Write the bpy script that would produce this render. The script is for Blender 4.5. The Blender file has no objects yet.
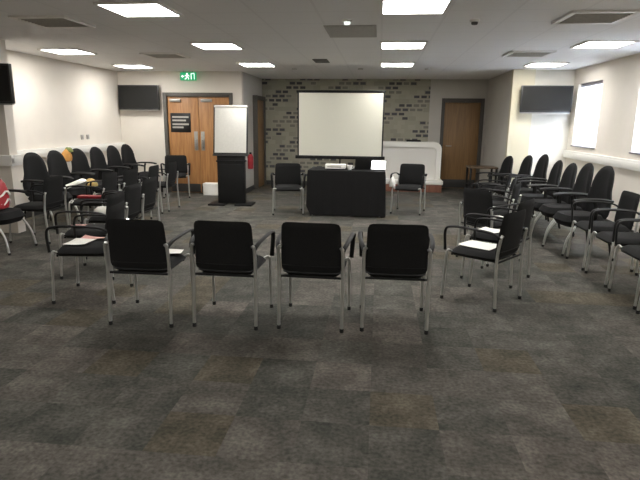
import bpy, bmesh, math, random
from mathutils import Vector, Matrix
random.seed(7)
S = bpy.context.scene
C = S.collection
PI = math.pi

# ------------------------------------------------------------------ materials
def srgb(r, g, b):
    f = lambda c: (c/255/12.92) if c/255 <= 0.04045 else ((c/255+0.055)/1.055)**2.4
    return (f(r), f(g), f(b), 1)

def nt(name):
    m = bpy.data.materials.new(name); m.use_nodes = True
    n = m.node_tree.nodes; l = m.node_tree.links
    return m, n, l, n['Principled BSDF']

def plain(name, col, rough=0.6, metal=0.0, noise=0.08, scale=30, bump=0.0, spec=0.5, emit=None, estr=0):
    m, n, l, p = nt(name)
    p.inputs['Roughness'].default_value = rough
    p.inputs['Metallic'].default_value = metal
    p.inputs['Specular IOR Level'].default_value = spec
    tc = n.new('ShaderNodeTexCoord')
    nz = n.new('ShaderNodeTexNoise'); nz.inputs['Scale'].default_value = scale; nz.inputs['Detail'].default_value = 3
    l.new(tc.outputs['Object'], nz.inputs['Vector'])
    rp = n.new('ShaderNodeValToRGB')
    a = [max(0, c*(1-noise)) for c in col[:3]]; b = [min(1, c*(1+noise)) for c in col[:3]]
    rp.color_ramp.elements[0].position = 0.3; rp.color_ramp.elements[1].position = 0.7
    rp.color_ramp.elements[0].color = (*a, 1); rp.color_ramp.elements[1].color = (*b, 1)
    l.new(nz.outputs['Fac'], rp.inputs['Fac']); l.new(rp.outputs['Color'], p.inputs['Base Color'])
    if bump:
        bp = n.new('ShaderNodeBump'); bp.inputs['Strength'].default_value = bump; bp.inputs['Distance'].default_value = 0.004
        l.new(nz.outputs['Fac'], bp.inputs['Height']); l.new(bp.outputs['Normal'], p.inputs['Normal'])
    if emit:
        p.inputs['Emission Color'].default_value = emit; p.inputs['Emission Strength'].default_value = estr
    return m

def wood(name, a, b, rough=0.4):
    m, n, l, p = nt(name)
    p.inputs['Roughness'].default_value = rough
    tc = n.new('ShaderNodeTexCoord'); mp = n.new('ShaderNodeMapping')
    mp.inputs['Scale'].default_value = (9, 9, 0.7)
    nz = n.new('ShaderNodeTexNoise'); nz.inputs['Scale'].default_value = 3; nz.inputs['Detail'].default_value = 5; nz.inputs['Distortion'].default_value = 0.6
    rp = n.new('ShaderNodeValToRGB'); rp.color_ramp.elements[0].position = .35; rp.color_ramp.elements[1].position = .7
    rp.color_ramp.elements[0].color = a; rp.color_ramp.elements[1].color = b
    l.new(tc.outputs['Object'], mp.inputs['Vector']); l.new(mp.outputs['Vector'], nz.inputs['Vector'])
    l.new(nz.outputs['Fac'], rp.inputs['Fac']); l.new(rp.outputs['Color'], p.inputs['Base Color'])
    return m

def mth(n, l, op, a, b=None):
    k = n.new('ShaderNodeMath'); k.operation = op
    for i, v in enumerate((a, b)):
        if v is None: continue
        if isinstance(v, (int, float)): k.inputs[i].default_value = v
        else: l.new(v, k.inputs[i])
    return k.outputs[0]

def carpet():
    m, n, l, p = nt('carpet_tiles')
    p.inputs['Roughness'].default_value = 0.95; p.inputs['Specular IOR Level'].default_value = 0.15
    tc = n.new('ShaderNodeTexCoord'); sx = n.new('ShaderNodeSeparateXYZ'); l.new(tc.outputs['Object'], sx.inputs[0])
    T = 0.36
    fx = mth(n, l, 'FLOOR', mth(n, l, 'DIVIDE', sx.outputs[0], T)); fy = mth(n, l, 'FLOOR', mth(n, l, 'DIVIDE', sx.outputs[1], T))
    cb = n.new('ShaderNodeCombineXYZ'); l.new(fx, cb.inputs[0]); l.new(fy, cb.inputs[1])
    wn = n.new('ShaderNodeTexWhiteNoise'); wn.noise_dimensions = '2D'; l.new(cb.outputs[0], wn.inputs['Vector'])
    # blotches of the pile pattern, each tile laid with its own offset
    off = n.new('ShaderNodeVectorMath'); off.operation = 'SCALE'; off.inputs['Scale'].default_value = 13; l.new(wn.outputs['Color'], off.inputs[0])
    ad = n.new('ShaderNodeVectorMath'); ad.operation = 'ADD'; l.new(tc.outputs['Object'], ad.inputs[0]); l.new(off.outputs[0], ad.inputs[1])
    nz = n.new('ShaderNodeTexNoise'); nz.inputs['Scale'].default_value = 4.2; nz.inputs['Detail'].default_value = 6; nz.inputs['Roughness'].default_value = .65
    l.new(ad.outputs[0], nz.inputs['Vector'])
    rp = n.new('ShaderNodeValToRGB'); e = rp.color_ramp.elements
    e[0].position = .28; e[0].color = srgb(94, 95, 91); e[1].position = .72; e[1].color = srgb(152, 148, 142)
    k = rp.color_ramp.elements.new(.5); k.color = srgb(122, 119, 114)
    l.new(nz.outputs['Fac'], rp.inputs['Fac'])
    r2 = n.new('ShaderNodeValToRGB'); r2.color_ramp.interpolation = 'CONSTANT'; e = r2.color_ramp.elements
    e[0].position = 0; e[0].color = srgb(206, 207, 203); e[1].position = .35; e[1].color = srgb(224, 221, 217)
    for pos, c in ((.58, (214, 207, 190)), (.72, (198, 201, 197)), (.9, (232, 226, 222))):
        k = e.new(pos); k.color = srgb(*c)
    l.new(wn.outputs['Value'], r2.inputs['Fac'])
    mx = n.new('ShaderNodeMix'); mx.data_type = 'RGBA'; mx.blend_type = 'MULTIPLY'; mx.inputs[0].default_value = 1
    l.new(rp.outputs[0], mx.inputs[6]); l.new(r2.outputs[0], mx.inputs[7])
    n2 = n.new('ShaderNodeTexNoise'); n2.inputs['Scale'].default_value = 45; n2.inputs['Detail'].default_value = 4; l.new(tc.outputs['Object'], n2.inputs['Vector'])
    r3 = n.new('ShaderNodeValToRGB'); r3.color_ramp.elements[0].position = .3; r3.color_ramp.elements[1].position = .7
    r3.color_ramp.elements[0].color = (.5, .5, .5, 1); r3.color_ramp.elements[1].color = (1, 1, 1, 1); l.new(n2.outputs['Fac'], r3.inputs['Fac'])
    m2 = n.new('ShaderNodeMix'); m2.data_type = 'RGBA'; m2.blend_type = 'MULTIPLY'; m2.inputs[0].default_value = 1
    l.new(mx.outputs[2], m2.inputs[6]); l.new(r3.outputs[0], m2.inputs[7])
    l.new(m2.outputs[2], p.inputs['Base Color'])
    bp = n.new('ShaderNodeBump'); bp.inputs['Strength'].default_value = .4; bp.inputs['Distance'].default_value = .004
    l.new(n2.outputs['Fac'], bp.inputs['Height']); l.new(bp.outputs['Normal'], p.inputs['Normal'])
    return m

def ceiling_tiles():
    m, n, l, p = nt('ceiling_tiles'); p.inputs['Roughness'].default_value = .9; p.inputs['Specular IOR Level'].default_value = .2
    tc = n.new('ShaderNodeTexCoord'); sx = n.new('ShaderNodeSeparateXYZ'); l.new(tc.outputs['Object'], sx.inputs[0])
    def line(o, off):
        f = mth(n, l, 'FRACT', mth(n, l, 'DIVIDE', mth(n, l, 'ADD', o, off), .6))
        return mth(n, l, 'LESS_THAN', mth(n, l, 'ABSOLUTE', mth(n, l, 'SUBTRACT', f, .5)), .02)
    g = mth(n, l, 'MAXIMUM', line(sx.outputs[0], .313+60), line(sx.outputs[1], -.153-.3+60.3))
    nz = n.new('ShaderNodeTexNoise'); nz.inputs['Scale'].default_value = 90; l.new(tc.outputs['Object'], nz.inputs['Vector'])
    r = n.new('ShaderNodeValToRGB'); r.color_ramp.elements[0].color = srgb(241, 240, 238); r.color_ramp.elements[1].color = srgb(248, 247, 245)
    l.new(nz.outputs['Fac'], r.inputs['Fac'])
    mx = n.new('ShaderNodeMix'); mx.data_type = 'RGBA'; l.new(g, mx.inputs[0]); l.new(r.outputs[0], mx.inputs[6]); mx.inputs[7].default_value = srgb(238, 237, 235)
    l.new(mx.outputs[2], p.inputs['Base Color']); return m

def mosaic():
    # feature wall: staggered small rectangles with diagonal runs of dark ones
    m, n, l, p = nt('feature_wallpaper'); p.inputs['Roughness'].default_value = .6
    tc = n.new('ShaderNodeTexCoord'); sx = n.new('ShaderNodeSeparateXYZ'); l.new(tc.outputs['Object'], sx.inputs[0])
    W, Hh = .17, .10
    j = mth(n, l, 'FLOOR', mth(n, l, 'DIVIDE', sx.outputs[2], Hh))
    half = mth(n, l, 'MULTIPLY', mth(n, l, 'MODULO', j, 2), .5)
    uu = mth(n, l, 'ADD', mth(n, l, 'DIVIDE', sx.outputs[0], W), mth(n, l, 'ADD', half, 100))
    i = mth(n, l, 'FLOOR', uu)
    cb = n.new('ShaderNodeCombineXYZ'); l.new(i, cb.inputs[0]); l.new(j, cb.inputs[1])
    wn = n.new('ShaderNodeTexWhiteNoise'); wn.noise_dimensions = '2D'; l.new(cb.outputs[0], wn.inputs['Vector'])
    d = mth(n, l, 'FLOOR', mth(n, l, 'SUBTRACT', mth(n, l, 'ADD', uu, 0), mth(n, l, 'MULTIPLY', j, 1.0)))
    band = mth(n, l, 'MODULO', mth(n, l, 'ADD', d, 700), 7)
    inb = mth(n, l, 'LESS_THAN', band, 3.5)
    dark = mth(n, l, 'MULTIPLY', inb, mth(n, l, 'GREATER_THAN', wn.outputs['Value'], .22))
    fv = mth(n, l, 'FRACT', mth(n, l, 'DIVIDE', sx.outputs[2], Hh)); fu = mth(n, l, 'FRACT', uu)
    ins = mth(n, l, 'MULTIPLY', mth(n, l, 'LESS_THAN', mth(n, l, 'ABSOLUTE', mth(n, l, 'SUBTRACT', fv, .5)), .30),
              mth(n, l, 'LESS_THAN', mth(n, l, 'ABSOLUTE', mth(n, l, 'SUBTRACT', fu, .5)), .37))
    r = n.new('ShaderNodeValToRGB'); r.color_ramp.interpolation = 'CONSTANT'; e = r.color_ramp.elements
    e[0].color = srgb(170, 166, 148); e[1].position = .4; e[1].color = srgb(176, 172, 154)
    k = e.new(.75); k.color = srgb(162, 158, 141)
    l.new(wn.outputs['Value'], r.inputs['Fac'])
    r2 = n.new('ShaderNodeValToRGB'); r2.color_ramp.interpolation = 'CONSTANT'; e = r2.color_ramp.elements
    e[0].color = srgb(78, 77, 78); e[1].position = .42; e[1].color = srgb(132, 129, 119); k = e.new(.7); k.color = srgb(86, 85, 88)
    l.new(wn.outputs['Value'], r2.inputs['Fac'])
    mx = n.new('ShaderNodeMix'); mx.data_type = 'RGBA'
    l.new(mth(n, l, 'MULTIPLY', dark, ins), mx.inputs[0]); l.new(r.outputs[0], mx.inputs[6]); l.new(r2.outputs[0], mx.inputs[7])
    l.new(mx.outputs[2], p.inputs['Base Color']); return m

def emission(name, col, st):
    m = bpy.data.materials.new(name); m.use_nodes = True; n = m.node_tree.nodes; l = m.node_tree.links
    n.remove(n['Principled BSDF']); e = n.new('ShaderNodeEmission'); e.inputs[0].default_value = col; e.inputs[1].default_value = st
    l.new(e.outputs[0], n['Material Output'].inputs[0]); return m

M = dict(
    floor=carpet(), ceil=ceiling_tiles(), mosaic=mosaic(),
    cream=plain('cream_paint', srgb(226, 219, 208), .85, noise=.02, scale=4),
    panel=plain('off_white_panel', srgb(232, 229, 222), .45, noise=.01),
    pillar=plain('yellowish_paint', srgb(212, 204, 180), .85, noise=.02, scale=4),
    grey_wall=plain('grey_paint', srgb(200, 196, 188), .85, noise=.02, scale=4),
    white_wall=plain('white_paint', srgb(226, 222, 212), .85, noise=.02, scale=4),
    trunk=plain('white_plastic_trunking', srgb(232, 230, 224), .4, noise=.01),
    skirt=plain('dark_skirting', srgb(58, 57, 55), .6),
    fabric=plain('black_seat_fabric', (.012, .012, .012, 1), .9, noise=.3, scale=180, bump=.25, spec=.25),
    charcoal=plain('charcoal_mesh_fabric', (.010, .010, .0105, 1), .85, noise=.3, scale=180, bump=.25, spec=.3),
    black=plain('black_plastic', (.010, .010, .010, 1), .6, noise=.1, scale=60, spec=.25),
    silver=plain('satin_silver_tube', srgb(200, 200, 196), .38, metal=.75, noise=.04),
    cap=plain('grey_rubber', (.02, .02, .02, 1), .8),
    wood=wood('oak_veneer', srgb(160, 112, 68), srgb(188, 138, 88)),
    wood_shaded=wood('oak_veneer_shaded', srgb(132, 100, 62), srgb(150, 116, 74)),  # the double doors' veneer again, with shade put into its colour
    redwood=wood('reddish_wood', srgb(120, 78, 62), srgb(140, 96, 78)),
    darkwood=wood('dark_brown_wood', srgb(70, 56, 40), srgb(88, 70, 50)),
    frame=plain('dark_grey_door_frame', srgb(84, 80, 74), .55),
    kick=plain('charcoal_kick_plate', srgb(62, 61, 59), .45, metal=.2),
    steel=plain('brushed_steel', srgb(168, 166, 160), .45, metal=.8),
    tvb=plain('black_bezel', (.01, .01, .01, 1), .3),
    tvs=plain('dark_screen_glass', srgb(42, 42, 41), .5, noise=.02, spec=.1),
    screen=plain('matte_projection_white', srgb(226, 224, 208), .9, noise=.01),
    paper=plain('white_paper', srgb(246, 244, 236), .8, noise=.03),
    pink=plain('pink_print', srgb(214, 160, 152), .7, noise=.15, scale=18),
    cloth=plain('black_cloth', (.0115, .0112, .0115, 1), .92, noise=.2, scale=150, spec=.2),
    white=plain('white_laminate', srgb(244, 242, 234), .4, noise=.01),
    red=plain('red_vinyl', srgb(168, 40, 48), .5),
    yellow=plain('pale_yellow_cloth', srgb(226, 196, 128), .8, noise=.2, scale=12),
    orange=plain('orange_cloth', srgb(196, 140, 70), .8, noise=.2, scale=12),
    green=plain('green_cloth', srgb(130, 140, 78), .8, noise=.2, scale=12),
    grille=plain('grey_grille', srgb(172, 169, 162), .6),
    slot=plain('dark_slot', srgb(92, 90, 86), .8),
    rail=plain('grey_headrail', srgb(120, 116, 120), .5),
    lamp=emission('light_diffuser', (1, .975, .935, 1), 11),
    led=emission('spot_lens', (1, .97, .92, 1), 6),
    lit=emission('lit_display', (1, 1, 1, 1), 2.2),
    egreen=plain('exit_sign_green', srgb(18, 150, 96), .5, noise=.01, emit=srgb(18, 150, 96), estr=.3),
    ewhite=plain('exit_sign_white', srgb(240, 250, 244), .5, noise=.01, emit=srgb(240, 250, 244), estr=.45),
)
def glass():
    m, n, l, p = nt('window_glass'); p.inputs['Transmission Weight'].default_value = 1; p.inputs['Roughness'].default_value = 0
    p.inputs['IOR'].default_value = 1.0; p.inputs['Base Color'].default_value = (.95, .97, 1, 1); return m
M['glass'] = glass()
def blindmat():
    m, n, l, p = nt('white_blind_slat'); p.inputs['Roughness'].default_value = .6; p.inputs['Base Color'].default_value = srgb(236, 238, 242)
    t = n.new('ShaderNodeBsdfTranslucent'); t.inputs[0].default_value = (.9, .92, .96, 1)
    mx = n.new('ShaderNodeMixShader'); mx.inputs[0].default_value = .45
    l.new(p.outputs[0], mx.inputs[1]); l.new(t.outputs[0], mx.inputs[2]); l.new(mx.outputs[0], n['Material Output'].inputs[0]); return m
M['blind'] = blindmat()

# ------------------------------------------------------------------ mesh helpers
def link(name, bm, mat, parent=None, angle=40):
    me = bpy.data.meshes.new(name)
    bmesh.ops.recalc_face_normals(bm, faces=bm.faces)
    bm.to_mesh(me); bm.free()
    for pl in me.polygons: pl.use_smooth = True
    me.set_sharp_from_angle(angle=math.radians(angle))
    for k in (mat if isinstance(mat, (list, tuple)) else [mat]): me.materials.append(k)
    o = bpy.data.objects.new(name, me); C.objects.link(o)
    if parent: o.parent = parent
    return o

def box(bm, x0, x1, y0, y1, z0, z1, bev=0.0, mi=0, rot=None, segs=2):
    t = bmesh.new()
    bmesh.ops.create_cube(t, size=1)
    for v in t.verts:
        v.co = Vector(((x0+x1)/2+v.co.x*(x1-x0), (y0+y1)/2+v.co.y*(y1-y0), (z0+z1)/2+v.co.z*(z1-z0)))
    if bev: bmesh.ops.bevel(t, geom=list(t.edges), offset=bev, segments=segs, profile=.6, affect='EDGES')
    if rot is not None:
        for v in t.verts: v.co = rot @ v.co
    merge(bm, t, mi)

def merge(bm, t, mi=0):
    vm = [bm.verts.new(v.co) for v in t.verts]
    t.verts.index_update()
    for f in t.faces:
        try: nf = bm.faces.new([vm[v.index] for v in f.verts]); nf.material_index = mi
        except ValueError: pass
    t.free()

def smooth_path(pts, k=6):
    P = [Vector(p) for p in pts]
    if len(P) < 3: return P
    out = []
    for i in range(len(P)-1):
        p0 = P[i-1] if i else P[0]*2-P[1]; p1, p2 = P[i], P[i+1]; p3 = P[i+2] if i+2 < len(P) else P[-1]*2-P[-2]
        for s in range(k):
            t = s/k
            out.append(.5*((2*p1)+(p2-p0)*t+(2*p0-5*p1+4*p2-p3)*t*t+(3*p1-p0-3*p2+p3)*t**3))
    out.append(P[-1]); return out

def tube(bm, pts, r, seg=8, smooth=True, flat=None, mi=0):
    # flat=(rx, ry): elliptical section, rx across the world-horizontal side
    P = smooth_path(pts) if smooth else [Vector(p) for p in pts]
    rings = []; prev = None
    for i, p in enumerate(P):
        t = (P[min(i+1, len(P)-1)]-P[max(i-1, 0)]).normalized()
        if prev is None:
            a = Vector((1, 0, 0)) if abs(t.x) < .9 else Vector((0, 1, 0))
            a = (a-t*a.dot(t)).normalized()
        else: a = (prev-t*prev.dot(t)).normalized()
        prev = a; b = t.cross(a)
        rr = r(i/(len(P)-1)) if callable(r) else r
        ra, rb = (flat[0], flat[1]) if flat else (rr, rr)
        rings.append([bm.verts.new(p+a*ra*math.cos(2*PI*k/seg)+b*rb*math.sin(2*PI*k/seg)) for k in range(seg)])
    for A, B in zip(rings, rings[1:]):
        for k in range(seg):
            f = bm.faces.new((A[k], A[(k+1) % seg], B[(k+1) % seg], B[k])); f.material_index = mi
    bm.faces.new(rings[0][::-1]).material_index = mi; bm.faces.new(rings[-1]).material_index = mi

def lathe(bm, prof, seg=20, loc=(0, 0, 0), mi=0):
    rings = []
    for r, z in prof:
        rings.append([bm.verts.new((loc[0]+r*math.cos(2*PI*k/seg), loc[1]+r*math.sin(2*PI*k/seg), loc[2]+z)) for k in range(seg)])
    for A, B in zip(rings, rings[1:]):
        for k in range(seg): bm.faces.new((A[k], A[(k+1) % seg], B[(k+1) % seg], B[k])).material_index = mi
    bm.faces.new(rings[0][::-1]).material_index = mi; bm.faces.new(rings[-1]).material_index = mi

def cushion(bm, fn, nx=12, ny=12, mi=0):
    # closed padded panel: fn(s, t, side) for s, t in -1..1 ; side +1 front, -1 back, 0 on the rim
    g = {}
    for side in (1, -1):
        for i in range(nx+1):
            for j in range(ny+1):
                rim = i in (0, nx) or j in (0, ny)
                key = (0 if rim else side, i, j)
                if key not in g: g[key] = bm.verts.new(fn(2*i/nx-1, 2*j/ny-1, 0 if rim else side))
    for side in (1, -1):
        G = lambda i, j: g[(0 if (i in (0, nx) or j in (0, ny)) else side, i, j)]
        for i in range(nx):
            for j in range(ny):
                q = [G(i, j), G(i+1, j), G(i+1, j+1), G(i, j+1)]
                bm.faces.new(q if side > 0 else q[::-1]).material_index = mi

def sq(s, t, n):
    m = max(abs(s), abs(t))
    if m < 1e-9: return 0, 0, 0
    k = m/((abs(s)**n+abs(t)**n)**(1/n))
    return s*k, t*k, m

def prism(bm, outline, y0, y1, bev=0.0, mi=0):
    # outline in x,z extruded along y
    t = bmesh.new()
    A = [t.verts.new((x, y0, z)) for x, z in outline]; B = [t.verts.new((x, y1, z)) for x, z in outline]
    n = len(A)
    t.faces.new(A); t.faces.new(B[::-1])
    for i in range(n): t.faces.new((A[i], B[i], B[(i+1) % n], A[(i+1) % n]))
    if bev:
        es = [e for e in t.edges if abs(e.verts[0].co.y-e.verts[1].co.y) < 1e-6]
        bmesh.ops.bevel(t, geom=es, offset=bev, segments=2, affect='EDGES')
    merge(bm, t, mi)

def thing(name, label, cat, loc=(0, 0, 0), rz=0, group=None):
    o = bpy.data.objects.new(name, None); C.objects.link(o); o.empty_display_size = .1
    o.location = loc; o.rotation_euler = (0, 0, rz); o['label'] = label; o['category'] = cat
    if group: o['group'] = group
    return o
def tag(o, label, cat, loc=None, rz=0, group=None):
    o['label'] = label; o['category'] = cat
    if loc: o.location = loc; o.rotation_euler = (0, 0, rz)
    if group: o['group'] = group
    return o
def structure(o): o['kind'] = 'structure'; return o
def copy_tree(o, parent=None):
    c = o.copy(); C.objects.link(c); c.parent = parent
    for ch in list(o.children): copy_tree(ch, c)
    return c

def B(fn):
    bm = bmesh.new(); fn(bm); return bm
def boxes(*a):
    bm = bmesh.new()
    for k in a: box(bm, *k)
    return bm

# ------------------------------------------------------------------ the room
XL, XR, ZC, YB = -5.56, 3.62, 2.55, -2.5
YD, YF = 11.2, 13.15           # door wall / feature wall
XA, XB = -2.87, 2.47           # sides of the alcove
structure(link('floor', boxes((XL-.1, XR+.3, YB-.1, YF+.15, -.1, 0)), M['floor']))
structure(link('ceiling', boxes((XL-.1, XR+.3, YB-.1, YF+.15, ZC, ZC+.1)), M['ceil']))
structure(link('wall_left', boxes((XL-.1, XL, YB, YD+.1, 0, ZC)), M['cream']))
structure(link('wall_near', boxes((XL, XR, YB-.1, YB, 0, ZC)), M['cream']))
# door wall with opening for the double doors
D0, D1, DZ = -4.52, -3.13, 2.06
structure(link('wall_back_left', boxes((XL, D0, YD, YD+.12, 0, ZC), (D1, XA, YD, YD+.12, 0, ZC), (D0, D1, YD, YD+.12, DZ, ZC), (D0, D1, YD+.08, YD+.12, 0, DZ)), M['cream']))  # last slab is added behind the doors, blocks sky light at their gaps
# alcove left side with a door opening
E0, E1 = 12.2, 13.0
structure(link('wall_alcove_left', boxes((XA-.12, XA, YD+.12, E0, 0, ZC), (XA-.12, XA, E1, YF, 0, ZC), (XA-.12, XA, E0, E1, 2.1, ZC), (XA-.12, XA-.08, E0, E1, 0, 2.1)), M['grey_wall']))  # thin slab behind the door is added to keep outside light out
structure(link('wall_feature', boxes((XA-.12, 1.16, YF, YF+.12, 0, ZC)), M['mosaic']))
F0, F1 = 1.50, 2.36
structure(link('wall_back_right', boxes((1.16, F0, YF, YF+.12, 0, ZC), (F1, XB+.12, YF, YF+.12, 0, ZC), (F0, F1, YF, YF+.12, 2.1, ZC), (F0, F1, YF+.08, YF+.12, 0, 2.1)), M['grey_wall']))  # includes an added backing that stops light leaking in around the door
structure(link('wall_alcove_right', boxes((XB, XB+.12, 10.87, YF, 0, ZC)), M['grey_wall']))
structure(link('wall_pillar', boxes((XB, 2.87, 10.75, 10.87, 0, ZC)), M['pillar']))
structure(link('wall_screen', boxes((2.59, XR, 10.87, 10.99, 0, ZC)), M['white_wall']))
# nib wall on the left that carries the near television
structure(link('wall_nib', boxes((XL, -4.92, 6.7, 6.86, 0, ZC)), M['cream']))
# right wall with two window openings
WZ0, WZ1 = 1.15, 2.28
W = [(9.52, 10.62), (7.05, 8.2)]
bm = bmesh.new(); T = .22
box(bm, XR, XR+T, YB, 11.0, 0, WZ0); box(bm, XR, XR+T, YB, 11.0, WZ1, ZC)
ys = [YB, W[1][0], W[1][1], W[0][0], W[0][1], 11.0]
for a, b in ((0, 1), (2, 3), (4, 5)): box(bm, XR, XR+T, ys[a], ys[b], WZ0, WZ1)
structure(link('wall_right', bm, M['cream']))
for k, (y0, y1) in enumerate(W):
    w = bpy.data.objects.new('window_%d' % (k+1), None); C.objects.link(w); structure(w)
    w.location = (XR, (y0+y1)/2, WZ0)
    h = (y1-y0)/2; z1 = WZ1-WZ0
    link('window_frame', boxes((.15, .2, -h, -h+.05, 0, z1), (.15, .2, h-.05, h, 0, z1), (.15, .2, -h, h, 0, .05), (.15, .2, -h, h, z1-.05, z1), (.16, .19, -.02, .02, 0, z1)), M['trunk'], w)
    link('glass_pane', boxes((.17, .176, -h+.04, h-.04, .04, z1-.04)), M['glass'], w)
    link('window_sill', boxes((-.03, .14, -h+.001, h-.001, .0, .022, .004)), M['rail'], w)
    bl = link('blind_slats', B(lambda b: [box(b, .075-.02, .075+.02, -h+.02, h-.02, -.0008, .0008, rot=Matrix.Translation((0, 0, z1-.07-i*.032)) @ Matrix.Translation((.075, 0, 0)) @ Matrix.Rotation(math.radians(-58), 4, 'Y') @ Matrix.Translation((-.075, 0, 0))) for i in range(32)]), M['blind'], w)
    link('blind_headrail', boxes((.045, .105, -h+.01, h-.01, z1-.055, z1-.002, .004)), M['rail'], w)
    link('blind_bottom_rail', boxes((.06, .09, -h+.02, h-.02, .03, .055, .004)), M['trunk'], w)

# skirting
def trim(name, *bs, m='skirt'): structure(link(name, boxes(*bs), M[m]))
trim('baseboard_left', (XL, XL+.015, YB, 6.7, 0, .1), (XL, XL+.015, 6.86, YD, 0, .1))
trim('baseboard_back', (XL, D0-.06, YD-.015, YD, 0, .1), (D1+.06, XA, YD-.015, YD, 0, .1))
trim('baseboard_alcove', (XA, XA+.015, YD, E0-.05, 0, .1), (XA, 1.16, YF-.015, YF, 0, .1), (1.16, F0-.06, YF-.015, YF, 0, .1), (F1+.06, XB, YF-.015, YF, 0, .1), (XB-.015, XB, 10.87, YF, 0, .1))
trim('baseboard_right', (XR-.015, XR, YB, 10.87, 0, .1), (2.87, XR, 10.855, 10.87, 0, .1), (XB, 2.87, 10.735, 10.75, 0, .1))
# dado trunking
def trunk(name, *bs):
    bm = bmesh.new()
    for (x0, x1, y0, y1) in bs:
        box(bm, x0, x1, y0, y1, .93, 1.07, .008)
        g = .004
        box(bm, x0-(g if x1-x0 < .2 else 0), x1+(g if x1-x0 < .2 else 0), y0-(g if y1-y0 < .2 else 0), y1+(g if y1-y0 < .2 else 0), .965, 1.035, .003)
    structure(link(name, bm, M['trunk']))
trunk('trim_1', (XL, XL+.06, 6.92, YD)); trunk('trim_2', (XL, -4.86, 6.64, 6.70), (-4.92, -4.86, 6.70, 6.86)); trunk('trim_3', (XR-.06, XR, YB, 10.87)); trunk('trim_4', (XL, XL+.06, YB, 6.63))

# doors
def door_pair():
    d = bpy.data.objects.new('door_1', None); C.objects.link(d); structure(d); d.location = ((D0+D1)/2, YD, 0)
    h = (D1-D0)/2
    link('door_frame', boxes((-h-.06, -h+.015, -.03, .12, 0, DZ+.06, .004), (h-.015, h+.06, -.03, .12, 0, DZ+.06, .004), (-h+.015, h-.015, -.03, .12, DZ-.02, DZ+.06, .004)), M['frame'], d)
    for s in (-1, 1):
        x0, x1 = (-h+.02, -.004) if s < 0 else (.004, h-.02)
        lf = link('door_leaf', boxes((x0, x1, .02, .065, .01, DZ-.025, .003)), M['wood'], d)
        link('kick_plate', boxes((x0+.01, x1-.01, .014, .02, .02, .20, .001)), M['kick'], lf)
        hx = -.075 if s < 0 else .075
        link('push_plate', boxes((hx-.04, hx+.04, .015, .02, .92, 1.32, .001)), M['steel'], lf)
        link('handle', B(lambda b: tube(b, [(hx, .02, .98), (hx, -.03, .99), (hx, -.03, 1.12), (hx, .02, 1.13)], .011)), M['steel'], lf)
        link('door_closer', boxes((x0+.06, x0+.30, -.02, .02, 1.93, 1.99, .008)), M['steel'], lf)
        if s < 0:
            sg = link('sign', boxes((-.62, -.18, .008, .02, 1.30, 1.70, .003)), M['tvb'], lf)
            link('sign_text_line', boxes(*[(-.58, -.22-dx, .005, .0085, z, z+.035) for z, dx in ((1.60, .0), (1.53, .06), (1.45, .0), (1.385, .12))]), M['grille'], sg)
    return d
door_pair()
def door_single(name, loc, rz, w, m):
    d = bpy.data.objects.new(name, None); C.objects.link(d); structure(d); d.location = loc; d.rotation_euler = (0, 0, rz)
    h = w/2
    link('door_frame', boxes((-h-.06, -h+.015, -.03, .1, 0, 2.12, .004), (h-.015, h+.06, -.03, .1, 0, 2.12, .004), (-h+.015, h-.015, -.03, .1, 2.03, 2.12, .004)), M['frame'], d)
    lf = link('door_leaf', boxes((-h+.02, h-.02, .02, .065, .01, 2.025, .003)), m, d)
    link('kick_plate', boxes((-h+.03, h-.03, .014, .02, .02, .22, .001)), M['kick'], lf)
    link('handle', B(lambda b: tube(b, [(-h+.1, .02, 1.02), (-h+.1, -.03, 1.02), (-h+.22, -.03, 1.02)], .01, smooth=False)), M['steel'], lf)
door_single('door_2', ((F0+F1)/2, YF, 0), 0, F1-F0, M['wood_shaded'])
door_single('door_3', (XA, (E0+E1)/2, 0), -PI/2, E1-E0, M['wood_shaded'])

# ------------------------------------------------------------------ ceiling fittings
first = None
LP = [(-2.511, 0), (-2.511, 1), (-2.511, 2), (-.013, 0), (-.013, 1), (-.013, 2), (2.489, 1), (2.489, 2), (-4.98, 1.215), (-4.98, 2.125)]
BEHIND = [(x, j) for j in (-2,) for x in (-4.93, -2.511, -.013, 2.489)] + [(2.489, 0)]
LAB = ['square ceiling light nearest the camera on the left, cut by the photo top', 'square ceiling light left of centre in the middle row',
       'square ceiling light left of centre in the far row, nearest the feature wall', 'square ceiling light nearest the camera, right of centre',
       'square ceiling light right of centre in the middle row', 'square ceiling light right of centre in the far row, above the white counter side',
       'square ceiling light at far right in front of the first window', 'square ceiling light above the television by the windows',
       'square ceiling light at far left beside the cream wall', 'square ceiling light above the television in the left corner']
def ceiling_light():
    t = thing('ceiling_light', '', 'light')
    link('frame', boxes((0, .03, 0, .6, -.018, 0, .003), (.57, .6, 0, .6, -.018, 0, .003), (.03, .57, 0, .03, -.018, 0, .003), (.03, .57, .57, .6, -.018, 0, .003)), M['trunk'], t)
    link('diffuser', boxes((.025, .575, .025, .575, -.013, -.003)), M['lamp'], t)
    return t
for (x, j), lab in zip(LP, LAB):
    if first is None: first = o = ceiling_light()
    else: o = copy_tree(first)
    o.location = (x-.02, 4.753+2.4*j-.02, ZC); o['label'] = lab; o['group'] = 'square ceiling light panels'
for x, j in BEHIND:      # unseen copies added over and behind the camera, to brighten near floor and chairs
    o = copy_tree(first); o.location = (x-.02, 4.753+2.4*j-.02, ZC); o['label'] = 'added unseen square ceiling light outside the view, brightens the near floor'; o['group'] = 'added square ceiling lights outside the view'

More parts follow.
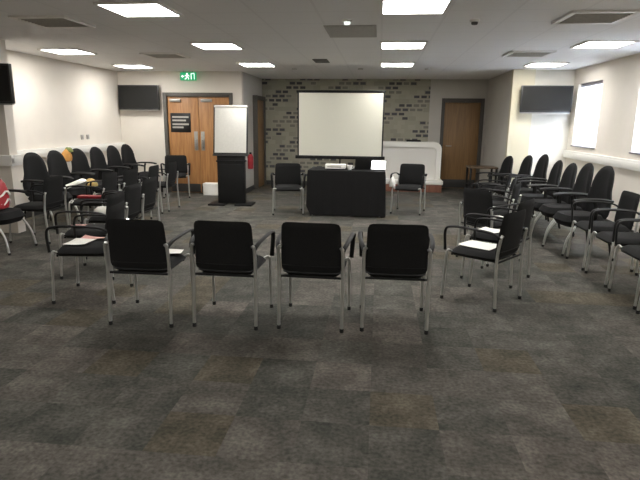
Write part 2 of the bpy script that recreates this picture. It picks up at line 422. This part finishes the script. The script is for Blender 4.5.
def vent():
    t = thing('ceiling_vent', '', 'vent')
    link('frame', boxes((0, .05, 0, .6, -.022, 0, .004), (.55, .6, 0, .6, -.022, 0, .004), (.05, .55, 0, .05, -.022, 0, .004), (.05, .55, .55, .6, -.022, 0, .004)), M['trunk'], t)
    link('backing', boxes((.05, .55, .05, .55, -.006, 0)), M['slot'], t)
    link('slats', B(lambda b: [box(b, .05, .55, .07+i*.055, .073+i*.055, -.02, .012, rot=Matrix.Translation((0, .07+i*.055, -.01)) @ Matrix.Rotation(.7, 4, 'X') @ Matrix.Translation((0, -.07-i*.055, .004))) for i in range(9)]), M['grille'], t)
    return t
vent0 = vent()
for k, (x, y, lab) in enumerate([(-3.72, 5.27, 'grey slatted ceiling vent at upper left, nearest the left wall light'), (1.68, 5.3, 'grey slatted ceiling vent at upper right, nearest the windows'),
                                 (1.8, 8.05, 'grey slatted ceiling vent just left of the light above the right television'), (-3.68, 8.15, 'grey slatted ceiling vent between two lights on the far left')]):
    o = vent0 if k == 0 else copy_tree(vent0)
    o.location = (x, y, ZC); o['label'] = lab; o['group'] = 'ceiling vents'
o = link('access_panel', boxes((0, .56, 0, .8, -.008, 0, .003), (.03, .53, .03, .77, -.011, -.008)), M['grille']); tag(o, 'flat grey access panel in the ceiling at top centre', 'panel', (-.63, 5.95, ZC))
o = link('ceiling_diffuser', boxes((0, .24, 0, .5, -.012, 0, .003), (.02, .22, .06, .44, -.016, -.012)), M['slot']); tag(o, 'small dark rectangular grille in the ceiling before the screen', 'grille', (-1.13, 9.02, ZC))
def detector(lab, x, y, m1):
    t = thing('smoke_detector', lab, 'detector', (x, y, ZC))
    link('base', B(lambda b: lathe(b, [(.05, 0), (.05, -.015), (.044, -.02)])), M['trunk'], t)
    link('sensor', B(lambda b: lathe(b, [(.032, -.02), (.032, -.038), (.024, -.045)])), m1, t)
detector('small round white detector on the ceiling at top centre', -.36, 5.67, M['ewhite'])
detector('small round dark sensor on the ceiling right of the nearest light', .9, 5.73, M['slot'])
def spot(lab, x):
    t = thing('ceiling_spotlight', lab, 'light', (x, 10.65, ZC), 0, 'small spotlights before the feature wall')
    link('ring', B(lambda b: lathe(b, [(.05, 0), (.05, -.012), (.04, -.014)])), M['steel'], t)
    link('lens', B(lambda b: lathe(b, [(.036, -.014), (.03, -.018)])), M['trunk'], t)
spot('small round ceiling spotlight at the left, by the alcove corner', -1.68); spot('small round ceiling spotlight in the middle, above the screen', -.4); spot('small round ceiling spotlight at the right, above the white counter', .86)

# exit sign
t = thing('exit_sign', 'green running man exit sign above the double doors', 'sign', (-3.98, 11.1, 2.36))
link('body', boxes((-.17, .17, 0, .03, 0, .16, .006)), M['egreen'], t)
def man(b):
    y0, y1 = -.004, .001
    prism(b, [(-.02+.016*math.cos(a*PI/5), .132+.016*math.sin(a*PI/5)) for a in range(10)], y0, y1)
    for q in ([(-.03, .115), (.005, .115), (-.005, .07), (-.035, .07)], [(-.028, .112), (-.07, .095), (-.066, .083), (-.03, .097)], [(.003, .112), (.035, .085), (.028, .077), (0, .095)],
              [(-.034, .075), (-.015, .072), (-.045, .02), (-.075, .022), (-.073, .034), (-.055, .034)], [(-.02, .074), (-.003, .072), (.02, .045), (.012, .015), (0, .018), (.004, .042)]):
        prism(b, q, y0, y1)
    prism(b, [(.06, .02), (.075, .02), (.075, .14), (.06, .14)], y0, y1)
    prism(b, [(.075, .128), (.14, .128), (.14, .14), (.075, .14)], y0, y1); prism(b, [(.128, .02), (.14, .02), (.14, .128), (.128, .128)], y0, y1)
    prism(b, [(-.15, .08), (-.115, .11), (-.115, .09), (-.085, .09), (-.085, .07), (-.115, .07), (-.115, .05)], y0, y1)
link('pictogram', B(man), M['ewhite'], t)
link('hanger', boxes((-.1, -.09, .012, .018, .16, .19), (.09, .1, .012, .018, .16, .19)), M['steel'], t)

# ------------------------------------------------------------------ televisions
def tv(lab, x0, x1, y, z0, z1, ywall):
    t = thing('wall_television', lab, 'television', ((x0+x1)/2, y, z0), 0, 'wall televisions')
    h = (x1-x0)/2; H = z1-z0
    link('casing', boxes((-h, h, .012, .06, 0, H, .006), (-h*.6, h*.6, .06, .085, H*.2, H*.8, .01)), M['tvb'], t)
    link('bezel', boxes((-h, -h+.022, 0, .012, 0, H, .002), (h-.022, h, 0, .012, 0, H, .002), (-h+.022, h-.022, 0, .012, 0, .03, .002), (-h+.022, h-.022, 0, .012, H-.022, H, .002)), M['tvb'], t)
    link('display', boxes((-h+.02, h-.02, .006, .0115, .028, H-.02)), M['tvs'], t)
    link('lower_trim', boxes((-h+.01, h-.01, .005, .05, -.018, 0, .004)), M['steel'], t)
    link('wall_bracket', boxes((-.15, .15, .085, ywall-y, H*.4, H*.6, .004)), M['black'], t)
tv('black television at far left, on the nib wall nearest the camera', -5.53, -4.665, 6.52, 1.735, 2.225, 6.70)
tv('black television in the left corner beside the double doors', -5.5, -4.62, 11.05, 1.76, 2.26, YD)
tv('black television on the right beside the windows', 2.61, 3.53, 10.60, 1.765, 2.25, 10.75)

# ------------------------------------------------------------------ chairs
def meeting_chair():
    t = thing('meeting_chair', '', 'chair')
    def seat(s, q, sd):
        x, y, m = sq(s, q, 7)
        e = (max(0, 1-m**10))**.5
        return (x*.235*(1-.03*(y < 0)*-y), .0+y*.235, .44+sd*.034*e+(.008 if sd > 0 else 0)*(1-x*x)*e-.018*max(0, y-.6))
    link('seat', B(lambda b: cushion(b, seat)), M['fabric'], t)
    def back(s, q, sd):
        x, z, m = sq(s, q, 11)
        e = (max(0, 1-m**12))**.5
        v = (z+1)/2
        return (x*.232*(1-.055*v), -.232-.045*v**1.3+.018*x*x+.016*sd*e, .45+.385*v)
    bk = link('backrest', B(lambda b: cushion(b, back)), M['fabric'], t)
    link('back_panel_seam', B(lambda b: tube(b, [(x*.218, -.2515+.018*x*x, .50) for x in (-1, -.6, -.2, .2, .6, 1)], .004, 6)), M['black'], bk)
    for s in (-1, 1):
        lg = link('leg', B(lambda b: tube(b, [(s*.242, -.262, .012), (s*.241, -.250, .25), (s*.241, -.243, .45), (s*.240, -.262, .62), (s*.226, -.270, .655)], .0135)), M['silver'], t)
        link('foot_cap', B(lambda b: lathe(b, [(.014, 0), (.016, .004), (.015, .03)], 10, (s*.242, -.262, 0))), M['cap'], lg)
        lg = link('leg', B(lambda b: tube(b, [(s*.252, .245, .012), (s*.248, .232, .25), (s*.245, .222, .44), (s*.20, .205, .440)], .012)), M['silver'], t)
        link('foot_cap', B(lambda b: lathe(b, [(.0135, 0), (.0155, .004), (.014, .03)], 10, (s*.252, .245, 0))), M['cap'], lg)
        link('armrest', B(lambda b: tube(b, [(s*.240, -.262, .63), (s*.262, -.18, .668), (s*.276, 0, .682), (s*.278, .17, .678), (s*.274, .235, .635), (s*.262, .235, .46)], .02, 10, flat=(.018, .010))), M['black'], t)
    link('seat_frame', B(lambda b: [tube(b, [(-.24, -.235, .415), (.24, -.235, .415)], .010, smooth=False), tube(b, [(-.2, .2, .412), (.2, .2, .412)], .010, smooth=False), tube(b, [(-.18, -.235, .412), (-.18, .2, .412)], .009, smooth=False), tube(b, [(.18, -.235, .412), (.18, .2, .412)], .009, smooth=False)]), M['black'], t)
    return t

def tall_chair():
    t = thing('round_backed_chair', '', 'chair')
    def seat(s, q, sd):
        x, y, m = sq(s, q, 4)
        e = (max(0, 1-m**8))**.5
        return (x*.255, y*.255+.01, .41+sd*.078*e-.03*max(0, y-.5)**1.5)
    link('seat', B(lambda b: cushion(b, seat)), M['charcoal'], t)
    def back(s, q, sd):
        x, z, m = sq(s, q, 2.5 if q > 0 else 6)
        e = (max(0, 1-m**8))**.5
        v = (z+1)/2
        w = .268-.062*(lambda k: k*k*(3-2*k))(min(1, max(0, (v-.28)/.30)))
        return (x*w, -.24-.065*v**1.2+.045*x*x+.032*sd*e, .43+.635*v)
    bk = link('backrest', B(lambda b: cushion(b, back, 14, 24)), M['charcoal'], t)
    link('back_support', B(lambda b: tube(b, [(0, -.1, .39), (0, -.27, .40), (0, -.30, .52), (0, -.312, .66)], .03, 8, flat=(.045, .013))), M['black'], t)
    for s in (-1, 1):
        for fy, ty in ((-.30, -.18), (.30, .17)):
            lg = link('leg', B(lambda b: tube(b, [(s*.250, fy, .01), (s*.238, fy*.86, .2), (s*.222, ty, .345), (s*.16, ty*.9, .355)], .013)), M['silver' if fy > 0 else 'black'], t)
            link('foot_cap', B(lambda b: lathe(b, [(.014, 0), (.016, .004), (.015, .025)], 10, (s*.250, fy, 0))), M['cap'], lg)
        link('armrest', B(lambda b: (tube(b, [(s*.20, -.06, .43), (s*.255, -.05, .46), (s*.262, -.04, .60), (s*.258, -.02, .665)], .016, 8, flat=(.024, .011)),
                                     tube(b, [(s*.255, -.24, .662), (s*.258, -.1, .682), (s*.258, .12, .682), (s*.250, .24, .668)], .02, 10, flat=(.03, .016)))), M['black'], t)
    return t

mc0, tc0 = meeting_chair(), tall_chair()
used = set()
def put(proto, x, y, deg, label, group):
    o = proto if proto.name not in used else copy_tree(proto)
    used.add(proto.name)
    o.location = (x, y, 0); o.rotation_euler = (0, 0, math.radians(deg)); o['label'] = label; o['group'] = group
    return o
g = 'front row of square backed chairs'
put(mc0, -1.78, 3.94, 1, 'square backed black chair at the left end of the near row, back to the camera', g)
put(mc0, -1.12, 3.985, -1, 'square backed black chair second from left in the near row', g)
put(mc0, -.465, 4.025, -2, 'square backed black chair third from left in the near row', g)
put(mc0, .155, 4.07, 1, 'square backed black chair at the right end of the near row, back to the camera', g)
g = 'right arm of square backed chairs'
for k, (x, y, a, lab) in enumerate([(.96, 4.73, 52, 'square backed black chair nearest on the right arm, large white paper on its seat'),
        (1.23, 5.43, 56, 'square backed black chair second on the right arm, small folded paper on its seat'),
        (1.32, 6.22, -55, 'square backed black chair third on the right arm, its back towards the middle'),
        (1.5, 6.95, 66, 'square backed black chair fourth on the right arm'),
        (1.62, 7.62, 70, 'square backed black chair fifth on the right arm, second from its far end'),
        (1.72, 8.32, 72, 'square backed black chair at the far end of the right arm, near the side table')]):
    put(mc0, x, y, a, lab, g)
g = 'left arm of square backed chairs'
for k, (x, y, a, lab) in enumerate([(-2.52, 4.34, 98, 'square backed black chair nearest on the left arm, handout and leaflet on seat'),
        (-2.86, 5.02, 95, 'square backed black chair second on the left arm, pinkish leaflet on its seat'),
        (-3.03, 5.78, 92, 'square backed black chair third on the left arm, white cloth on its seat'),
        (-3.14, 6.48, 90, 'square backed black chair ending the left arm, red folder on its seat'),
        ]):
    put(mc0, x, y, a, lab, g)
g = 'square backed chairs between the left arm and the left wall'
for x, y, a, lab in [(-4.38, 6.38, 92, 'square backed black chair between left arm and left wall, nearest the camera'),
        (-3.90, 6.92, 92, 'square backed black chair between left arm and left wall, red bag on its seat'),
        (-3.90, 7.56, 88, 'square backed black chair between left arm and left wall, third from the camera'),
        (-3.86, 8.28, 92, 'square backed black chair between left arm and left wall, fourth from the camera'),
        (-3.84, 9.0, 90, 'square backed black chair between left arm and left wall, farthest from the camera')]:
    put(mc0, x, y, a, lab, g)
put(mc0, -1.53, 9.00, 190, 'square backed black chair left of the draped table, facing the camera', 'chairs beside the draped table')
put(mc0, .55, 9.42, 166, 'square backed black chair right of the draped table, facing the camera', 'chairs beside the draped table')
put(mc0, -4.14, 10.60, 200, 'square backed black chair in the left corner next to the double doors', 'chairs in the left corner')
g = 'round backed chairs along the left wall'
for (x, y, a, lab) in [(-4.52, 5.80, -90, 'round backed black chair at the left photo edge, with red patterned bag'),
        (-4.82, 7.34, -104, 'round backed black chair just past the nib wall on the left'),
        (-4.84, 7.96, -100, 'round backed black chair second past the nib wall on the left'),
        (-4.84, 8.62, -98, 'round backed black chair on the left wall, with the orange and green bag beside it'),
        (-4.84, 9.22, -98, 'round backed black chair on the left wall, just beyond the orange and green bag'),
        (-4.84, 9.83, -98, 'round backed black chair on the left wall, second beyond the orange and green bag'),
        (-4.86, 10.44, -100, 'round backed black chair on the left wall nearest the corner')]:
    put(tc0, x, y, a, lab, g)
g = 'round backed chairs along the right wall'
for x, y, a, z, lab in [(2.50, 6.80, 100, 1.0, 'round backed black chair along the right wall, first beyond the square backed ones'), (2.50, 7.44, 94, .99, 'round backed black chair along the right wall, second beyond the square backed ones'),
        (2.50, 8.03, 94, .95, 'round backed black chair along the right wall, third beyond the square backed ones'), (2.50, 8.64, 91, .95, 'round backed black chair along the right wall, fourth beyond the square backed ones'),
        (2.47, 9.25, 98, 1.0, 'round backed black chair along the right wall, third from the far end'), (2.38, 9.84, 100, .95, 'round backed black chair along the right wall, second from the far end'), (2.20, 10.46, 104, .90, 'round backed black chair at the far end of the right row, by the pillar')]:
    put(tc0, x, y, a, lab, g).scale = (1, 1, z)
g = 'square backed chairs along the right wall'
for x, y, a, lab in [(2.46, 4.25, 90, 'square backed black chair along the right wall at the photo edge, nearest the camera'), (2.48, 4.87, 91, 'square backed black chair along the right wall, second from the camera'),
        (2.49, 5.49, 90, 'square backed black chair along the right wall, third from the camera'), (2.50, 6.11, 90, 'square backed black chair along the right wall, fourth, before the round backed ones')]:
    put(mc0, x, y, a, lab, g)

# ------------------------------------------------------------------ presenter's table and what is on it
t = thing('folding_table', 'long table under the black cloth, before the projection screen', 'table', (-.52, 9.14, 0))
link('tabletop', boxes((-.63, .63, -.36, .36, .735, .758, .004)), M['white'], t)
for sx in (-1, 1):
    for sy in (-1, 1):
        link('leg', B(lambda b: tube(b, [(sx*.57, sy*.30, 0), (sx*.57, sy*.30, .735)], .014, smooth=False)), M['silver'], t)
def cloth(b):
    # one sheet: over the top, down the front, both ends and the back
    X, Y, Zt = .64, .372, .7665
    top = [[b.verts.new((X*(2*i/24-1), Y*(2*j/8-1), Zt+.0008*math.sin(i*1.7+j))) for j in range(9)] for i in range(25)]
    for i in range(24):
        for j in range(8): b.faces.new((top[i][j], top[i+1][j], top[i+1][j+1], top[i][j+1]))
    rim = [top[i][0] for i in range(25)]+[top[24][j] for j in range(1, 9)]+[top[i][8] for i in range(23, -1, -1)]+[top[0][j] for j in range(7, 0, -1)]
    n = len(rim); prev = rim
    for q in range(1, 9):
        ring = []
        for k, v in enumerate(rim):
            p = v.co; f = q/8
            left = p.x < -.66 and abs(p.y) < Y+1
            drop = .745 if not (p.x < -.639) else .60
            nx = (1 if p.x > X-.001 else -1 if p.x < -X+.001 else 0); ny = (1 if p.y > Y-.001 else -1 if p.y < -Y+.001 else 0)
            amp = .008+.022*f*(.6+.4*math.sin(k*1.37))+.02*f*math.sin(k*2.3)*.6
            ring.append(b.verts.new((p.x+nx*amp, p.y+ny*amp, Zt-drop*f)))
        for k in range(n): b.faces.new((prev[k], ring[k], ring[(k+1) % n], prev[(k+1) % n]))
        prev = ring
o = link('tablecloth', B(cloth), M['cloth'], None, 60); tag(o, 'black cloth draped over the table before the screen', 'tablecloth', (-.52, 9.14, 0))
ZT = .7685
t = thing('projector', 'white projector on the left of the black table', 'projector', (-.72, 9.05, ZT))
link('body', boxes((-.17, .17, -.11, .11, .012, .085, .012)), M['paper'], t)
link('lens', B(lambda b: tube(b, [(-.06, .105, .05), (-.06, .13, .05)], .028, 14, False)), M['tvb'], t)
link('vent_panel', boxes((-.13, .1, -.113, -.108, .035, .055)), M['grille'], t)
for sx, sy in ((-.14, -.08), (.14, -.08), (0, .08)): link('foot', B(lambda b: lathe(b, [(.01, 0), (.012, .013)], 10, (sx, sy, 0))), M['cap'], t)
t = thing('white_cup', 'white cup between the projector and the laptop', 'cup', (-.48, 9.0, ZT))
link('cup_body', B(lambda b: lathe(b, [(.030, 0), (.042, .03), (.05, .075), (.046, .074), (.037, .03), (.02, .012)])), M['paper'], t)
link('cup_handle', B(lambda b: tube(b, [(.044, 0, .062), (.072, 0, .055), (.068, 0, .03), (.040, 0, .022)], .005)), M['paper'], t)
t = thing('laptop', 'black laptop with its lid up, back to the camera', 'laptop', (-.245, 9.08, ZT), math.radians(8))
link('keyboard_base', boxes((-.15, .15, -.02, .2, 0, .018, .004)), M['black'], t)
Rm = Matrix.Translation((0, -.02, .018)) @ Matrix.Rotation(math.radians(-14), 4, 'X').inverted()
link('lid', B(lambda b: box(b, -.15, .15, -.004, .006, 0, .20, .003, rot=Rm)), M['black'], t)
link('display', B(lambda b: box(b, -.14, .14, .0065, .0075, .012, .19, rot=Rm)), M['tvs'], t)
t = thing('tablet_display', 'small lit white screen at the right end of the black table', 'screen', (.0, 8.96, ZT), math.radians(-10))
Rm = Matrix.Translation((0, 0, .012)) @ Matrix.Rotation(math.radians(-18), 4, 'X')
link('casing', B(lambda b: box(b, -.125, .125, 0, .010, 0, .155, .004, rot=Rm)), M['black'], t)
link('display', B(lambda b: box(b, -.118, .118, -.002, -.0002, .008, .148, rot=Rm)), M['lit'], t)
link('kickstand', boxes((-.08, .08, -.03, .07, 0, .008, .002)), M['black'], t)

# small white bundle on the arm of the right chair
def bag(b, r, h, seed, loc=(0, 0, 0), sx=1, sy=1):
    rnd = random.Random(seed); ph = [rnd.random()*6 for _ in range(6)]
    rings = []
    prof = [(.55, 0), (.95, .06), (1, .3), (.92, .55), (.7, .8), (.42, .95), (.2, 1)]
    for f, z in prof:
        rings.append([b.verts.new((loc[0]+sx*r*f*math.cos(a)*(1+.12*math.sin(3*a+ph[0]+z*3)), loc[1]+sy*r*f*math.sin(a)*(1+.12*math.sin(2*a+ph[1]+z*4)), loc[2]+h*z*(1+.05*math.sin(2*a+ph[2])*(z > .2)))) for a in [2*PI*k/18 for k in range(18)]])
    for A, Bq in zip(rings, rings[1:]):
        for k in range(18): b.faces.new((A[k], A[(k+1) % 18], Bq[(k+1) % 18], Bq[k]))
    b.faces.new(rings[0][::-1]); b.faces.new(rings[-1])

# ------------------------------------------------------------------ projection screen
t = thing('projection_screen', 'white portable projection screen standing behind the black table', 'projection screen', (-.725, 10.05, 0))
link('fabric', boxes((-.775, .775, 0, .004, .93, 2.07)), M['screen'], t)
link('border', boxes((-.80, -.775, -.002, .006, .93, 2.07), (.775, .80, -.002, .006, .93, 2.07), (-.80, .80, -.002, .006, 2.07, 2.085)), M['tvb'], t)
link('top_bar', B(lambda b: tube(b, [(-.82, .002, 2.10), (.82, .002, 2.10)], .016, 10, False)), M['black'], t)
link('roller_case', boxes((-.84, .84, -.03, .05, .87, .93, .012)), M['black'], t)
link('mast', B(lambda b: tube(b, [(0, .07, .35), (0, .07, 2.1)], .014, 10, False)), M['black'], t)
for a in (90, 210, 330):
    link('leg', B(lambda b: tube(b, [(0, .07, .55), (.38*math.cos(math.radians(a)), .07+.38*math.sin(math.radians(a)), .012)], .011, 8, False)), M['black'], t)
link('mast_clamp', boxes((-.03, .03, .04, .1, .86, .96, .006)), M['black'], t)

# ------------------------------------------------------------------ flipchart
t = thing('flipchart_stand', 'white flipchart pad on a black column stand before the double doors', 'flipchart', (-2.74, 9.78, 0), math.radians(3))
bs = link('column', boxes((-.255, .255, -.06, .10, .03, .93, .008), (-.27, .27, -.075, .11, .80, .83, .004), (-.235, .235, -.066, -.058, .08, .76, .004)), M['black'], t)
for s in (-1, 1):
    link('foot', boxes((s*.25-.16, s*.25+.16, -.24, .2, 0, .03, .008)), M['black'], t)
Rm = Matrix.Translation((0, -.05, .94)) @ Matrix.Rotation(math.radians(-9), 4, 'X')
link('board', B(lambda b: (box(b, -.325, .325, 0, .02, -.02, .91, .005, rot=Rm), box(b, -.325, .325, -.05, .0, -.03, -.008, .004, rot=Rm))), M['skirt'], t)
pad = link('paper_pad', B(lambda b: box(b, -.295, .295, -.014, -.001, .03, .9, .002, rot=Rm)), M['paper'], t)
link('pad_clamp', B(lambda b: box(b, -.31, .31, -.022, .0, .86, .895, .004, rot=Rm)), M['white'], pad)
o = link('white_box', boxes((0, .34, 0, .2, 0, .25, .004), (-.004, .344, -.004, .204, .19, .252, .003)), M['paper']); tag(o, 'small white box on the floor by the double doors, left of the flipchart', 'box', (-3.68, 10.9, 0))
t = thing('fire_extinguisher', 'small red fire extinguisher on the alcove wall right of the flipchart', 'fire extinguisher', (-2.80, 11.55, .52), PI/2)
link('cylinder', B(lambda b: lathe(b, [(.05, 0), (.06, .01), (.06, .26), (.045, .30), (.02, .32)], 18)), M['red'], t)
link('valve', boxes((-.03, .03, -.02, .02, .32, .36, .005)), M['black'], t)
link('hose', B(lambda b: tube(b, [(.03, -.01, .34), (.075, -.02, .28), (.072, -.02, .12)], .008)), M['black'], t)
link('wall_hook', boxes((-.02, .02, .03, .0705, .24, .28)), M['steel'], t)

# ------------------------------------------------------------------ white counter
def rr(x0, x1, z0, z1, r, n=8):
    o = [(x0, z0), (x1, z0)]
    o += [(x1-r+r*math.cos(a), z1-r+r*math.sin(a)) for a in [PI/2*k/n for k in range(n+1)]]
    o += [(x0+r*math.cos(a), z1-r+r*math.sin(a)) for a in [PI/2+PI/2*k/n for k in range(n+1)]]
    return o[::1]
t = thing('white_counter', 'white counter with rounded corner and raised border, below the feature wall', 'counter', (.55, 12.5, 0))
link('body', B(lambda b: prism(b, rr(-.85, .87, .17, 1.125, .16), 0, .38, .01)), M['panel'], t)
def border(b):
    O = rr(-.85, .87, .17, 1.127, .16); I = rr(-.74, .76, .17, 1.01, .10)
    f = [b.verts.new((x, -.06, z)) for x, z in O]; h = [b.verts.new((x, -.06, z)) for x, z in I]
    f2 = [b.verts.new((x, .002, z)) for x, z in O]; h2 = [b.verts.new((x, .002, z)) for x, z in I]
    n = len(O)
    for i in range(1, n):
        j = (i+1) % n
        if i == n-1: j = 0
        b.faces.new((f[i], f[j], h[j], h[i])); b.faces.new((f[i], f2[i], f2[j], f[j])); b.faces.new((h[i], h[j], h2[j], h2[i])); b.faces.new((f2[i], h2[i], h2[j], f2[j]))
link('raised_border', B(border), M['white'], t)
link('ledge', boxes((-.87, .93, -.22, .38, .17, .27, .03, 0, None, 3)), M['white'], t)
link('plinth', boxes((-.85, .90, -.2, .36, 0, .17, .004)), M['redwood'], t)
o = link('black_tray', boxes((-.16, .16, -.12, .12, 0, .012, .004), (-.16, -.15, -.12, .12, 0, .035), (.15, .16, -.12, .12, 0, .035), (-.15, .15, -.12, -.11, 0, .035), (-.15, .15, .11, .12, 0, .035)), M['black']); tag(o, 'thin black tray lying on top of the white counter', 'tray', (.79, 12.65, 1.127))

# brown side table
t = thing('side_table', 'low dark side table with brown top by the right alcove wall', 'table', (2.12, 11.3, 0))
link('tabletop', boxes((-.28, .28, -.26, .26, .66, .69, .006)), M['darkwood'], t)
for sx in (-1, 1):
    for sy in (-1, 1): link('leg', boxes((sx*.25-.02, sx*.25+.02, sy*.23-.02, sy*.23+.02, 0, .66, .003)), M['black'], t)
link('lower_shelf', boxes((-.26, .26, -.24, .24, .3, .32, .003)), M['black'], t)

# ------------------------------------------------------------------ papers and belongings
def sheet(w, h, curl, seed):
    b = bmesh.new(); rnd = random.Random(seed); p = rnd.random()*6
    def fn(s, q, sd):
        return (s*w/2, q*h/2, .004+curl*(.5+.5*math.sin(s*1.6+q+p))*(abs(q)**2*.6+.2)+sd*.0018)
    cushion(b, fn, 8, 8); return b
ZS = .487
def paper(name, lab, x, y, rz, w, h, m, seed, curl=.012, z=ZS, grp='papers left on the seats'):
    o = link(name, sheet(w, h, curl, seed), m); tag(o, lab, 'paper', (x, y, z), math.radians(rz), grp); return o
o = paper('paper_handout', 'large cream and white handout on the nearest right arm chair', .93, 4.74, 52, .26, .30, M['paper'], 1)
paper('paper_handout', 'small white folded paper on the second right arm chair', 1.15, 5.44, 50, .22, .22, M['paper'], 2)
paper('paper_handout', 'white paper on the turned third right arm chair', 1.38, 6.26, 20, .2, .16, M['paper'], 3)
paper('paper_handout', 'white paper on the fourth right arm chair', 1.46, 6.98, 60, .24, .2, M['paper'], 4)
paper('paper_handout', 'white printed handout on the nearest left arm chair', -2.60, 4.33, 95, .26, .2, M['paper'], 5)
paper('leaflet', 'pink and white leaflet behind the handout on the nearest left arm chair', -2.56, 4.49, 85, .09, .24, M['pink'], 6, .02)
paper('leaflet', 'pinkish leaflet on the second left arm chair', -3.00, 4.99, 95, .16, .16, M['pink'], 7, .02)
paper('paper_handout', 'white paper at the right edge of the left end near row chair', -1.68, 4.08, 10, .20, .16, M['paper'], 8)
def cloth_heap(name, lab, cat, loc, m, sx, sy, h, seed):
    b = bmesh.new(); bag(b, 1, h, seed, (0, 0, 0), sx, sy); o = link(name, b, m, None, 70); tag(o, lab, cat, loc); return o
cloth_heap('white_cloth', 'crumpled white cloth on the third left arm chair', 'cloth', (-3.12, 5.74, ZS-.004), M['paper'], .12, .07, .09, 3)
o = link('red_folder', boxes((-.14, .14, -.10, .10, 0, .02, .003)), M['red']); tag(o, 'red folder lying on the far end left arm chair', 'folder', (-3.20, 6.45, ZS), .2)
o = link('red_strap_bag', B(lambda b: (box(b, -.17, .17, -.07, .07, 0, .035, .012), tube(b, [(-.08, .05, .02), (-.07, .13, .015), (.07, .13, .015), (.08, .05, .02)], .007))), M['red']); tag(o, 'flat red bag on the chair between the left arm and the left wall', 'bag', (-3.94, 6.92, ZS), .1)
t = thing('patterned_bag', 'red and white patterned bag on the chair at the left photo edge', 'bag', (-4.49, 5.80, .492))
link('bag_body', B(lambda b: bag(b, .15, .36, 9, (0, 0, 0), .85, 1.1)), M['red'], t)
link('bag_stripe', B(lambda b: [tube(b, [(.132*math.cos(a)*.93, .165*math.sin(a)*.95, .09+.03*math.sin(5*a+k)+.10*k) for a in [2*PI*q/24 for q in range(25)]], .012, 6, False) for k in (0, 1)]), M['paper'], t)
link('bag_handle', B(lambda b: tube(b, [(0, -.04, .34), (0, -.05, .41), (0, .05, .41), (0, .04, .34)], .009)), M['red'], t)
t = thing('striped_bag', 'orange and green bag hanging beside a round backed chair on the left wall', 'bag', (-5.13, 8.36, .86))
link('bag_body', B(lambda b: bag(b, .13, .20, 21, (0, 0, 0), .45, 1.0)), M['orange'], t)
link('bag_flap', B(lambda b: bag(b, .07, .08, 22, (0, .09, .15), .7, 1.2)), M['green'], t)
link('strap', B(lambda b: tube(b, [(0, -.06, .17), (.0, .03, .23), (-.02, .13, .19), (-.03, .2, .06)], .008)), M['green'], t)
cloth_heap('yellow_scarf', 'pale yellow bundle on a left wall chair seat beside a white towel', 'scarf', (-4.62, 8.14, .485), M['yellow'], .10, .09, .13, 31)
o = link('white_towel', B(lambda b: tube(b, [(-.1, -.16, .05), (.05, -.05, .12), (.06, .08, .13), (-.05, .16, .04)], .03, 10, flat=(.05, .022))), M['paper']); tag(o, 'white rolled towel on a left wall chair, beside the yellow bundle', 'towel', (-4.70, 7.90, .472))
t = thing('white_bag', 'small white bag hanging from the chair arm right of the black table', 'bag', (.25, 9.28, .46))
link('bag_body', B(lambda b: bag(b, .09, .18, 41, (0, 0, 0), .6, 1.0)), M['paper'], t)
link('bag_handle', B(lambda b: tube(b, [(0, -.02, .16), (.01, -.015, .215), (.045, 0, .225), (.05, .01, .20)], .004)), M['paper'], t)
for k, y in enumerate((9.62, 9.82)):
    o = link('wall_switch', boxes((0, .012, -.043, .043, -.043, .043, .003), (.012, .018, -.012, .012, -.02, .02, .002)), M['grille']); tag(o, ['small wall switch above the left trunking, nearer one', 'small wall switch above the left trunking, farther one'][k], 'switch', (XL, y, 1.22), 0, 'wall switches above the left trunking')

# ------------------------------------------------------------------ daylight, camera, view
w = bpy.data.worlds.new('sky'); S.world = w; w.use_nodes = True
bg = w.node_tree.nodes['Background']; bg.inputs[0].default_value = (.86, .93, 1, 1); bg.inputs[1].default_value = 9
cam = bpy.data.cameras.new('camera'); co = bpy.data.objects.new('camera', cam); C.objects.link(co)
cam.sensor_width = 36; cam.lens = 530.73*36/640; cam.clip_start = .05
r = Vector((0.99395884, 0.10923384, 0.01066694)); u = Vector((-0.03409579, 0.21493831, 0.97603227)); f = Vector((-0.10432302, 0.97049961, -0.21736424))
m3 = Matrix((r, u, -f)).transposed(); m4 = m3.to_4x4(); m4.translation = (0, 0, 1.55); co.matrix_world = m4
S.camera = co
S.view_settings.view_transform = 'Standard'; S.view_settings.look = 'None'; S.view_settings.gamma = 1; S.view_settings.use_curve_mapping = False
S.view_settings.exposure = 1.62
